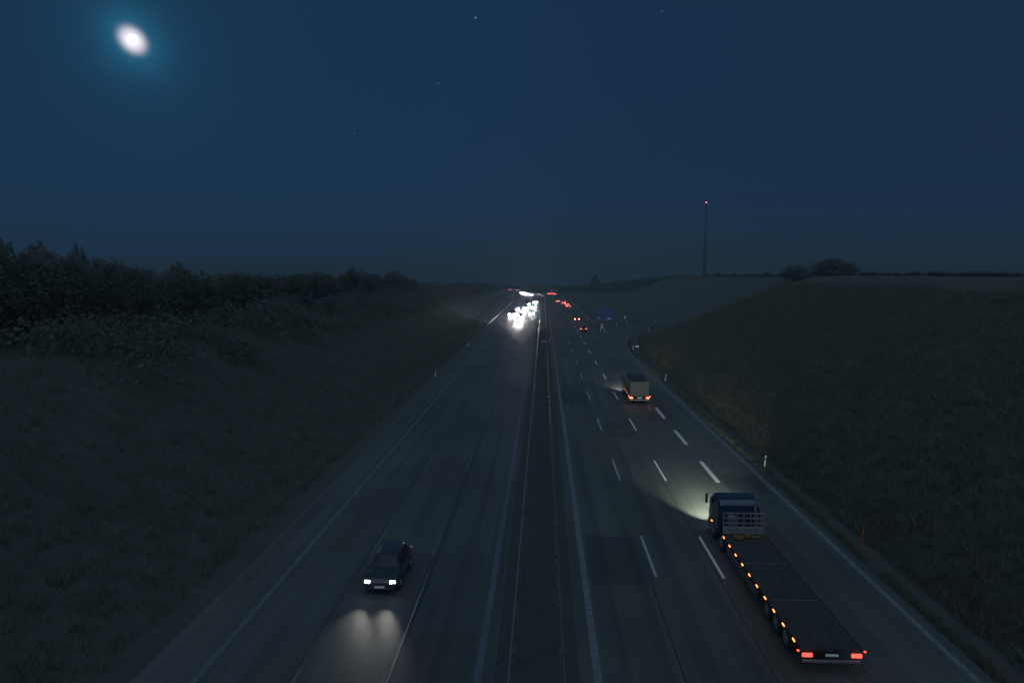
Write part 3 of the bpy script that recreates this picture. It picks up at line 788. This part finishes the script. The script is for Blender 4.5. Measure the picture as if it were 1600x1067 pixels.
put(hc, -4.6, 285, 'pale hatchback overtaking beside the median at the right of the oncoming cluster')
put(hc, -11.8, 318, 'pale hatchback behind the oncoming lorry in the outer left lane')
put(vn, -8.0, 326, 'pale van in the middle lane in the rear half of the oncoming cluster', cat='van')
put(sn, -4.6, 335, 'dark saloon in the inner lane in the rear half of the oncoming cluster')
put(lo, -8.1, 368, 'box lorry in the middle lane at the rear of the oncoming cluster', cat='lorry')
put(hc, -8.0, 396, 'pale hatchback at the tail of the oncoming cluster, middle lane')
put(sn, -4.5, 399, 'dark saloon at the tail of the oncoming cluster, rightmost headlights beside the median')
G2 = 'headlights in the far bend of the left carriageway'
for i, (x, y, p) in enumerate(((-8.2, 536, hc), (-11.6, 545, sn), (-8.0, 556, vn), (-11.4, 568, hc), (-8.0, 582, sn), (-8.2, 598, hc))):
    put(p, x, y, ['nearest', 'second nearest', 'third nearest', 'third farthest', 'second farthest', 'farthest'][i] + ' oncoming vehicle in the far bend, a tiny pair of white headlights', G2, cat='van' if p is vn else 'car')
# right carriageway, driving away
c1 = car('saloon', 'paint_dark_red', tail='tail_lens_bright', power=700)
place(c1, 11.3, 199, False, 'dark red saloon driving away just before the gore, level with the blue exit sign', None)
c2 = car('hatch', 'paint_silver', tail='tail_lens_far', power=500)
G3 = 'tail lamps far along the right carriageway'
put(c2, 11.5, 243, 'silver hatchback driving away just beyond the blue exit sign', None, rev=False)
put(c2, 12.0, 342, 'silver hatchback with red tail lamps, first nearest of the small far group', G3, False)
put(c2, 11.9, 362, 'silver hatchback with red tail lamps, second nearest of the small far group', G3, False)
put(c2, 11.0, 385, 'silver hatchback with red tail lamps, third nearest of the small far group', G3, False)
put(c2, 8.2, 404, 'silver hatchback with red tail lamps, fourth nearest of the small far group', G3, False)
G4 = 'tail lamps in the far bend of the right carriageway'
for i, (x, y) in enumerate(((11.5, 548), (7.8, 556), (11.5, 566), (11.5, 680), (8.0, 690), (11.5, 700))):
    put(c2, x, y, ['nearest', 'second nearest', 'third nearest', 'third farthest', 'second farthest', 'farthest'][i] + ' vehicle driving away in the far bend, a tiny pair of red tail lamps', G4, False)

# ------------------------------------------------------------------ grass on the verges
def blades(mb, x, y, z, n, hgt, rad, rr):
    for _ in range(n):
        bx = x + rr.gauss(0, rad); by = y + rr.gauss(0, rad); a = rr.uniform(0, 2 * pi); h = hgt * rr.uniform(.5, 1.2); wv = .012 + .012 * rr.random() + h * .02
        lx = rr.gauss(0, .30) * h; ly = rr.gauss(0, .30) * h
        o = len(mb.v)
        mb.v += [(bx - cos(a) * wv, by - sin(a) * wv, z), (bx + cos(a) * wv, by + sin(a) * wv, z), (bx + lx * .45 + cos(a) * wv * .6, by + ly * .45 + sin(a) * wv * .6, z + h * .6), (bx + lx, by + ly, z + h)]
        mb.f += [(o, o + 1, o + 2), (o, o + 2, o + 3)]
rr = random.Random(11); mb = MB()
for _ in range(5200):                                      # edge of the right verge
    y = 18 + 156 * rr.random() ** 1.5; x = (18.18 if y < 146 else 18.18 + (y - 146) * .085) + abs(rr.gauss(0, .28))
    if noise.noise(Vector((x * .5, y * .35, 0))) < -0.3: continue
    blades(mb, x, y, ground(x, y), 7, .13 + .10 * rr.random(), .07, rr)
for _ in range(30000):                                      # rough grass on the bank
    y = 19 + 165 * rr.random() ** 1.3; x = 20.0 + (y > 146) * (y - 146) * .12 + 34 * rr.random() ** 1.2
    if noise.noise(Vector((x * .22, y * .12, 4))) < -0.75: continue
    blades(mb, x, y, ground(x, y), 6, .35 + .5 * rr.random(), .14, rr)
for _ in range(16000):                                      # left verge and bank
    y = 15 + 223 * rr.random() ** 1.3; x = -18.0 - 30 * rr.random() ** 1.2
    blades(mb, x, y, ground(x, y), 6, .3 + .4 * rr.random(), .15, rr)
for _ in range(2600):                                      # median
    y = 18 + 200 * rr.random(); x = rr.uniform(-1.6, 1.25)
    blades(mb, x, y, ground(x, y), 5, .07 + .08 * rr.random(), .10, rr)
tag(mb.build('grass', 'grass'), 'rough dry grass growing along the verges, the median and the cutting banks', 'grass', kind='stuff')

# ------------------------------------------------------------------ trees
def crown_mesh(name, seed, kind, leaves=9500, size=.30):
    """unit tree: crown fills x,y in -0.5..0.5 (scaled) and z 0..1"""
    rr = random.Random(seed); mb = MB(); cl = []
    ncl = 130 if kind == 'broad' else 80
    while len(cl) < ncl:
        if kind == 'cone':
            z = rr.random() ** 1.2; r = .5 * (1 - z) ** .8 * sqrt(rr.random()) ; a = rr.uniform(0, 2 * pi); cl.append((r * cos(a), r * sin(a), .08 + z * .9, .06 + .06 * (1 - z)))
        else:
            a = rr.uniform(0, 2 * pi); u = rr.uniform(-1, 1); r = rr.random() ** .4
            k = .80 + .30 * noise.noise(Vector((cos(a) * 1.7 + seed, sin(a) * 1.7, u * 1.7)))
            x = .42 * k * r * sqrt(1 - u * u) * cos(a); y = .42 * k * r * sqrt(1 - u * u) * sin(a); z = .52 + .46 * k * r * u
            cl.append((x, y, z, rr.uniform(.05, .10)))
    per = leaves // ncl; sz = size * .05
    for cx, cy, cz, cr_ in cl:
        for _ in range(per):
            d = Vector((rr.gauss(0, 1), rr.gauss(0, 1), rr.gauss(0, .8))).normalized() * cr_ * rr.random() ** .4
            p = Vector((cx, cy, cz)) + d; n1 = Vector((rr.gauss(0, 1), rr.gauss(0, 1), rr.gauss(0, 1))).normalized(); u = n1.orthogonal().normalized(); v = n1.cross(u)
            s = sz * rr.uniform(.6, 1.4); o = len(mb.v)
            mb.v += [tuple(p - u * s), tuple(p + v * s * .5), tuple(p + u * s), tuple(p - v * s * .5)]; mb.f.append((o, o + 1, o + 2, o + 3))
    me = bpy.data.meshes.new(name); me.from_pydata(mb.v, [], mb.f); me.materials.append(MATS['leaf'] if seed % 2 else MATS['leaf_dark']); return me
def trunk_mesh(name, seed):
    rr = random.Random(seed); mb = MB(); mb.tube((0, 0, -.03), (.01, .005, .42), .028, .018, 8); mb.tube((.01, .005, .42), (.0, -.01, .8), .018, .006, 7)
    for k in range(9):
        a = k * 2.4 + rr.random(); z0 = .26 + .05 * k; ln = .26 - .015 * k
        mb.tube((0, 0, z0), (cos(a) * ln, sin(a) * ln, z0 + ln * .8), .011, .003, 6)
    me = bpy.data.meshes.new(name); me.from_pydata(mb.v, [], mb.f); me.materials.append(MATS['bark']); return me
CM = [crown_mesh('crown', s, 'broad') for s in (1, 2, 3, 4, 5)]; CC = crown_mesh('crown_conical', 8, 'cone')
TM = [trunk_mesh('trunk', s) for s in (1, 2, 3)]
def tree(name, x, y, hgt, wid, label, group=None, cone=False, zb=None, seed=None):
    rr = random.Random(seed if seed is not None else int(x * 31 + y * 17))
    e = empty(name, (x, y, (ground(x, y) if zb is None else zb) - .1), rr.uniform(0, 6.28))
    c = bpy.data.objects.new('crown', CC if cone else rr.choice(CM)); t = bpy.data.objects.new('trunk', rr.choice(TM))
    for o in (c, t): COL.objects.link(o); o.parent = e; o.scale = (wid, wid, hgt)
    return tag(e, label, 'tree', group)
cmat = cam.rotation_euler.to_matrix()
def sky_dir(px, py): return (cmat @ Vector(((px - 800) / F, (533.5 - py) / F, -1))).normalized()
def at(px, py, Y):
    d = sky_dir(px, py); return d.x / d.y * Y, H + d.z / d.y * Y
def to_px(X, Y, Z=H):
    v = cmat.transposed() @ Vector((X, Y, Z - H)); return 800 + F * v.x / -v.z
# left-hand skyline: wanted height of the tree tops by direction
SK = [(-60, 362), (0, 366), (18, 385), (30, 377), (75, 377), (88, 388), (100, 385), (125, 379), (140, 392), (180, 400), (240, 418), (262, 416), (278, 410), (292, 420), (330, 417), (350, 421), (390, 421), (430, 425), (480, 421), (540, 424),
      (552, 415), (560, 424), (598, 427), (612, 423), (626, 427), (632, 440), (644, 434), (654, 443), (700, 449), (730, 446), (760, 444), (800, 446)]
def sky_y(px):
    for (a, ya), (b, yb) in zip(SK, SK[1:]):
        if a <= px <= b: return ya + (yb - ya) * (px - a) / (b - a)
    return 400
GL = 'trees along the top of the left-hand cutting'
y = 66.0; k = 0; rr = random.Random(5)
while y < 470:
    X = -50 - rr.uniform(0, 7); px = max(-60, to_px(X, y)); top = at(px, sky_y(px), y)[1]
    gz = ground(X, y); hgt = max(3.5, (top - gz) * 1.03)
    tree('broadleaf_tree', X, y, hgt, hgt * rr.uniform(.85, 1.2), 'dark broadleaf tree in the row along the top of the left-hand cutting', GL)
    y += 2.4 + .9 * hgt * .40; k += 1
def px_tree(px, ytop, Y, wpx, label, ybase=None, cone=False, group=None, hmin=2.5, name='broadleaf_tree'):
    X, top = at(px, ytop, Y); gz = ground(X, Y) if ybase is None else at(px, ybase, Y)[1]
    hgt = max(hmin, top - gz)
    if name == 'round_tree': gz -= .28 * hgt; hgt *= 1.28; name = 'broadleaf_tree'
    if name == 'shrub': gz -= .45 * hgt; hgt *= 1.4
    return tree(name, X, Y, hgt / .95, wpx / F * Y / .84, label, group, cone, zb=gz)
px_tree(2, 362, 84, 40, 'tall dark tree at the far left edge of the photo, highest on the skyline')
px_tree(50, 373, 92, 62, 'wide dark tree crown just right of the tallest tree at the left edge')
px_tree(122, 377, 100, 34, 'dark tree crown forming the second rise of the left skyline before it slopes down')
px_tree(276, 407, 130, 36, 'rounded tree crown standing up alone at the foot of the left skyline slope')
px_tree(552, 413, 215, 16, 'small pointed treetop rising out of the left tree row midway to the road')
px_tree(614, 421, 255, 34, 'rounded tree crown at the end of the left tree row, larger of the last two')
px_tree(643, 433, 290, 16, 'small round tree crown just beyond the end of the left tree row')
px_tree(1298, 401, 300, 92, 'large round tree standing on the right-hand skyline', name='round_tree')
px_tree(1246, 412, 330, 64, 'smaller round tree directly left of the large round tree on the right skyline', name='round_tree')
px_tree(1328, 416, 300, 30, 'low tree crown at the right shoulder of the large round tree', name='round_tree')
px_tree(930, 430, 600, 20, 'dark conical tree standing alone right of the far end of the road', ybase=450, cone=True, name='conifer_tree')
px_tree(1122, 425, 500, 13, 'small bushy tree beside the foot of the tall mast', name='small_tree')
px_tree(1147, 428, 460, 9, 'very small tree a little right of the mast foot', name='small_tree')
px_tree(1198, 427, 395, 14, 'small low tree halfway between the mast and the large round tree', name='small_tree')
GS = 'shrubs along the top of the right-hand cutting'
rr = random.Random(9)
for px in list(range(1352, 1640, 17)) + list(range(1010, 1220, 13)):
    Y = 230 + rr.uniform(-30, 40) if px > 1340 else min(800, 124 / ((px - 849) / F))
    if px > 1340: Y = min(Y, 60 / ((px - 849) / F) + 60)
    px_tree(px + rr.uniform(-4, 4), 431.5 + rr.uniform(-1.2, 1.2), Y, 24, 'low dark shrub in the hedge line on top of the right-hand cutting', group=GS, hmin=1.4, name='shrub')
    COL.objects
for o in COL.objects:
    if o.name.startswith('shrub'): o['category'] = 'shrub'

# far woods closing the valley: one mass
def wood(name, samples, label, leaf=1.3, seed=4, n=90):
    rr = random.Random(seed); mb = MB()
    for X, Y, gz, top, wd in samples:
        for _ in range(n):
            a = rr.uniform(0, 2 * pi); r = wd * sqrt(rr.random()); z = gz + (top - gz) * (1 - (r / wd) ** 2 * .5) * rr.random() ** .55
            p = Vector((X + r * cos(a), Y + r * sin(a), z)); n1 = Vector((rr.gauss(0, 1), rr.gauss(0, 1), rr.gauss(0, 1))).normalized(); u = n1.orthogonal().normalized(); v = n1.cross(u)
            s = leaf * rr.uniform(.5, 1.2); o = len(mb.v)
            mb.v += [tuple(p - u * s), tuple(p + v * s * .7), tuple(p + u * s), tuple(p - v * s * .7)]; mb.f.append((o, o + 1, o + 2, o + 3))
    tag(mb.build(name, 'leaf_dark'), label, 'woods', kind='stuff')
samples = []; rr = random.Random(21)
WK = [(560, 440), (640, 446), (680, 450), (700, 449), (730, 446), (760, 443), (850, 446), (920, 446), (945, 443), (965, 439), (1000, 436), (1060, 432.5), (1100, 431)]
for px in range(560, 1100, 3):
    for rowY in (930, 960, 1000):
        Y = rowY + rr.uniform(-15, 15) if px < 960 else rowY - 190 + rr.uniform(-10, 10)
        for (a, ya), (b, yb) in zip(WK, WK[1:]):
            if a <= px <= b: yt = ya + (yb - ya) * (px - a) / (b - a)
        X, top = at(px, yt - rr.uniform(-1.2, .6), Y); gz = min(ground(X, Y), top - 3); samples.append((X, Y, gz, top, 5.0))
wood('distant_woods', samples, 'dark band of distant woods closing the valley beyond the end of the motorway')
samples = []; rr = random.Random(22)
for i in range(420):
    y = 60 + 440 * rr.random(); X = -34 - 16 * rr.random() + xc(y); gz = ground(X, y); samples.append((X, y, gz - .2, gz + 2.0 + 2.5 * rr.random(), 2.6))
wood('thicket', samples, 'dark thicket of low shrubs covering the upper slope of the left-hand cutting', n=130, leaf=.26, seed=6)
samples = []; y = 60.0
while y < 480:
    for X in (-52 - 5 * rr.random(), -58 - 4 * rr.random()):
        px = max(-60, to_px(X, y)); gz = ground(X, y); top = at(px, sky_y(px) + 7 + 3 * rr.random(), y)[1]
        samples += [(X, y, gz - .2, max(gz + 2.5, top), 2.8)] * (2 if y < 150 else 1)
    y += 1.6
wood('hedgerow', samples, 'dense dark undergrowth filling the gaps between the trees of the left-hand row', n=150, leaf=.26, seed=12)
samples = []
for i in range(260):
    y = 480 + 430 * rr.random(); X = -30 - 34 * rr.random() + xc(min(y, 760)); gz = ground(X, y); samples.append((X, y, gz - .2, gz + 3.0 + 2.0 * rr.random(), 4.0))
for i in range(200):
    y = 640 + 150 * rr.random(); X = 8 + 100 * rr.random() + xc(y) * .5; gz = ground(X, y)
    samples.append((X, y, gz - .2, min(gz + 5, H - 19 / F * y), 4.0))
wood('roadside_woods', samples, 'dark low woods lining the far bend of the motorway on both sides', leaf=.9, seed=8)

# ------------------------------------------------------------------ radio mast
MX, MY = at(1101.5, 400, 880.0)[0], 880.0
e = empty('radio_mast', (MX, MY, 8.0))
m1 = MB(); m1.tube((0, 0, 0), (0, 0, 42), 2.0, 1.35, 16); m1.build('shaft', 'concrete', e, True)
m1 = MB(); m1.tube((0, 0, 33), (0, 0, 34.5), 1.5, 3.1, 16); m1.tube((0, 0, 34.5), (0, 0, 38.5), 3.1, 3.1, 16); m1.tube((0, 0, 38.5), (0, 0, 39.2), 3.1, 1.6, 16); m1.build('platform', 'concrete', e)
for k in range(6):
    a = k * pi / 3; m1 = MB(); m1.tube((cos(a) * 3.0, sin(a) * 3.0, 40.2), (cos(a) * 3.7, sin(a) * 3.7, 40.2), .8, .9, 12); m1.tube((cos(a) * 1.4, sin(a) * 1.4, 40.2), (cos(a) * 3.0, sin(a) * 3.0, 40.2), .12); m1.build('dish', 'concrete', e)
m1 = MB()
for k in range(4):
    a = k * pi / 2 + .4; m1.tube((cos(a) * 1.15, sin(a) * 1.15, 42), (cos(a) * .85, sin(a) * .85, 92.5), .24, .18, 6)
for j in range(34):
    z = 42 + j * 1.5; r = 1.15 - .3 * j / 34
    for k in range(4):
        a = k * pi / 2 + .4; b = a + pi / 2; m1.tube((cos(a) * r, sin(a) * r, z), (cos(b) * r, sin(b) * r, z + 1.5), .12, n=5, cap=False); m1.tube((cos(b) * r, sin(b) * r, z), (cos(a) * r, sin(a) * r, z + 1.5), .12, n=5, cap=False)
m1.build('lattice', 'concrete', e)
m1 = MB(); m1.tube((0, 0, 42), (0, 0, 93.4), .95, .75, 10); m1.build('antenna_core', 'concrete', e)
m1 = MB(); m1.ball((0, 0, 93.9), 1.0, 12, 8); m1.build('beacon', 'beacon', e, True)
tag(e, 'tall slim radio mast with a round platform and a red warning light on its tip', 'mast')

# ------------------------------------------------------------------ moon and stars
me_ = MB(); me_.ball((0, 0, 0), 42, 32, 20); mo = me_.build('moon', 'moon_surface', None, True, loc=tuple(Vector((0, 0, H)) + MOON_DIR * 6000))
tag(mo, 'bright white full moon glowing in the upper left of the sky', 'moon')
for px, py, r, lab in ((743, 28, 5.2, 'brightest star, near the top centre of the sky'), (684, 130, 3.8, 'star below and left of the brightest one'), (554, 209, 4.0, 'lowest star, left of the others'),
                       (659, 68, 2.8, 'faint star left of the brightest one'), (1034, 18, 2.8, 'faint star alone in the upper right of the sky')):
    m1 = MB(); m1.ball((0, 0, 0), r * .62, 8, 6); o = m1.build('star', 'star', None, True, loc=tuple(Vector((0, 0, H)) + sky_dir(px, py) * 7000)); tag(o, lab, 'star', 'stars in the night sky')

# ------------------------------------------------------------------ thin haze volume added to lift the dark trees and land
m = bpy.data.materials.new('haze'); m.use_nodes = True; t = m.node_tree
for n in list(t.nodes):
    if n.type != 'OUTPUT_MATERIAL': t.nodes.remove(n)
v = t.nodes.new('ShaderNodeVolumePrincipled'); v.inputs['Color'].default_value = (0.215, 0.315, 0.37, 1); v.inputs['Density'].default_value = HAZE
v.inputs['Anisotropy'].default_value = 0.0
t.links.new(v.outputs[0], [n for n in t.nodes if n.type == 'OUTPUT_MATERIAL'][0].inputs['Volume']); MATS['haze'] = m
m1 = MB(); m1.box((0, 2950, 15), (8200, 6300, 180)); hz = m1.build('haze', 'haze'); tag(hz, kind='stuff')
